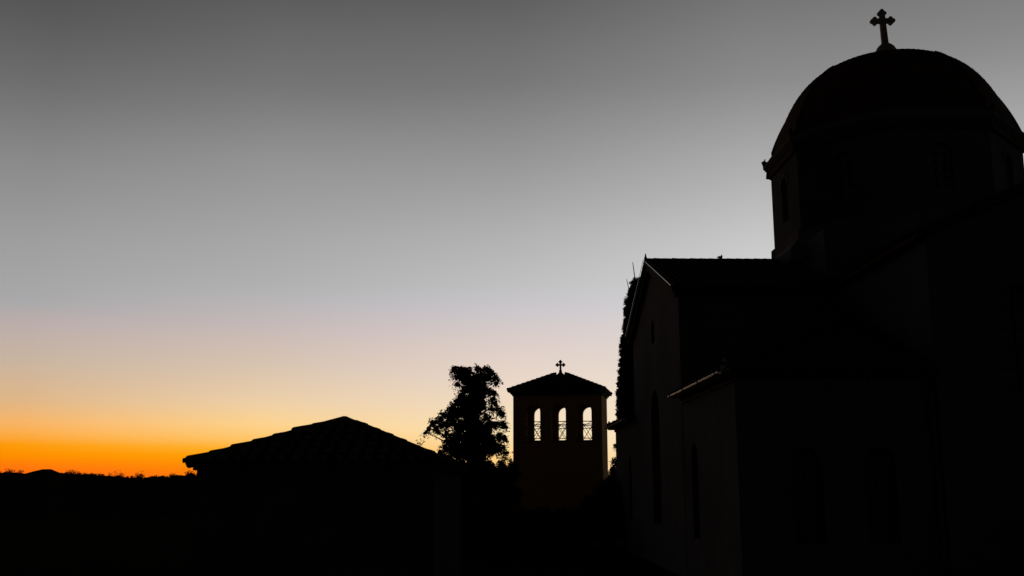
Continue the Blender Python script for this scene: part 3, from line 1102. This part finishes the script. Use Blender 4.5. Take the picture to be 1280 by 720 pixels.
# cypress behind the church, only its left edge shows
rr = random.Random(23)
S2 = 54.5 / 1250.0
CYO = [(352, 796), (362, 790), (375, 786.5), (390, 783), (400, 781), (415, 779.5), (430, 776.5), (440, 774.5), (455, 775), (470, 773), (480, 771), (495, 770.5), (510, 768.5), (530, 767.5),
       (550, 770), (565, 768.5), (585, 769)]
cb = []
for (y0, x0), (y1, x1) in zip(CYO, CYO[1:]):
    for i in range(3):
        py = y0 + (y1 - y0) * i / 3
        px = x0 + (x1 - x0) * i / 3
        half = (806 - px) * S2 * 1.0
        z_ = 3 + (603.5 - py) * S2 * 1.005
        # a ring of small upright clumps around the column plus its filled core
        nn = max(5, int(2 * PI * half / .42))
        for k in range(nn):
            a = 2 * PI * k / nn + rr.uniform(-.2, .2)
            q = half * rr.uniform(.84, .93)
            cb.append((q * math.cos(a), q * math.sin(a), z_ + rr.uniform(-.2, .2), .2 * rr.uniform(.7, 1.25)))
        cb.append((0, 0, z_, half * .7))
        for k in range(4):
            a = PI / 2 * k + rr.random()
            cb.append((half * .55 * math.cos(a), half * .55 * math.sin(a), z_, half * .42))
cyp = tree('cypress_tree', 'tall narrow cypress rising close behind the left gable of the church', 'tree', ((806 - 640) * S2, 54.5, 0), cb,
           [(0, 0, -.3, .3), (0, 0, 5, .22), (0, 0, 13.2, .04)], [], 'leaf', rr, leaf=.055, dens=22, twig=.09, droop=-.5, core=2.2)
tw_ = MB()
tw_.tube([(-.35, 0, 13.3, ), (-.4, 0, 14.2), (-.50, 0, 15.1)], [.04, .03, .02], 5)
tw_.tube([(-.62, 0, 12.8), (-.72, 0, 13.4), (-.86, 0, 14.15)], [.035, .025, .016], 5)
tw_.tube([(-.62, 0, 13.0), (-.55, 0, 13.4), (-.36, 0, 13.6)], [.015, .012, .008], 5)
tw_.obj('bare_twig', 'bark', cyp)


def shrub(label, loc, spec, seed, dens=16, leaf=.07, twig=.25, group=None):
    rr = random.Random(seed)
    bl = [(x_, rr.uniform(-.3, .3), z_, r_) for x_, z_, r_ in spec]
    ls = [[(0, 0, .1, .05), (x_ * .5, 0, z_ * .5, .03), (x_, 0, z_, .012)] for x_, z_, r_ in spec[::2]]
    return tree('shrub', label, 'shrub', loc, bl, [(0, 0, -.2, .09), (0, 0, .8, .06), (0, 0, 1.3, .03)], ls, 'shrub', rr, leaf, dens * 1.3, twig, group=group, core=1.6)


G = 'shrubs around the bell tower'
shrub('rounded dark shrub against the lower right front of the bell tower', (4.45, 50, 0),
      [(-.9, .9, .9), (-.4, 1.6, .8), (.1, 2.0, .8), (.35, 2.75, .62), (-.05, 2.55, .45), (.6, 1.7, .7), (-1.1, 1.5, .4), (.7, 2.5, .55), (-.6, 2.0, .5), (.2, 1.0, 1.0)], 5, group=G)
shrub('low spreading dark shrub across the foot of the bell tower', (1.7, 51, 0),
      [(-1.6, .8, .8), (-.8, .9, .9), (0, .8, .9), (.9, .9, .9), (1.6, .9, .85), (-1.2, 1.4, .45), (-.2, 1.45, .5), (.7, 1.4, .45)], 6, group=G)
shrub('open leafy shrub with gaps of sky between conifer and bell tower', (-.55, 56, 0),
      [(-.6, 1.6, 1.1), (.1, 1.8, 1.0), (-.9, 2.8, .55), (-.2, 3.0, .5), (.35, 3.2, .42), (.35, 3.5, .45), (-.3, 3.4, .5), (.75, 3.5, .3), (.1, 4.35, .2), (.7, 3.95, .25), (.55, 3.9, .3), (.15, 3.75, .3), (-.35, 3.7, .22), (.45, 4.25, .16), (-.1, 4.15, .14), (-.8, 3.6, .25),
       (.6, 2.4, .6), (.62, 3.4, .3)], 8, dens=12, twig=.2, group=G)
shrub('sparse shrub in the gap between bell tower and church', (6.5, 60, 0),
      [(-.3, 1.6, 1.2), (.3, 2.4, .9), (-.25, 3.0, .7), (-.3, 3.7, .5), (-.45, 4.25, .3), (.0, 4.4, .35), (-.15, 4.85, .22), (-.4, 5.15, .14), (.3, 3.6, .6), (.1, 5.3, .16)], 9, dens=12, twig=.2, group=G)
shrub('dark shrub at the foot of the conifer beside the low house', (-2.6, 49, 0),
      [(-1.4, .9, 1.0), (-.5, 1.2, 1.1), (.5, 1.3, 1.1), (1.4, 1.1, 1.0), (2.3, 1.0, .9), (0, 2.2, .7), (-.9, 2.0, .6)], 12, group=G)

# thin pale weed on the house roof
wd = thing('weed', 'thin pale yellow weed sprouting above the right slope of the low tiled roof', 'weed', (-1.62, 17.7, 3.62))
ws = MB()
stems = [[(0, 0, -.05), (.01, 0, .06), (.03, 0, .13)], [(0, 0, .0), (-.02, 0, .07), (-.05, 0, .12)], [(0, 0, 0), (.04, .01, .05), (.08, .01, .09)]]
for p_ in stems:
    ws.tube(p_, [.005, .004, .002], 5)
ws.obj('stem', 'weed', wd)
V, F = [], []
rr = random.Random(4)
for p_ in stems:
    for q in p_[1:]:
        clump_faces(V, F, q, .022, 7, .016, 1, rr)
MB().add(V, F).obj('leaves', 'weed', wd)
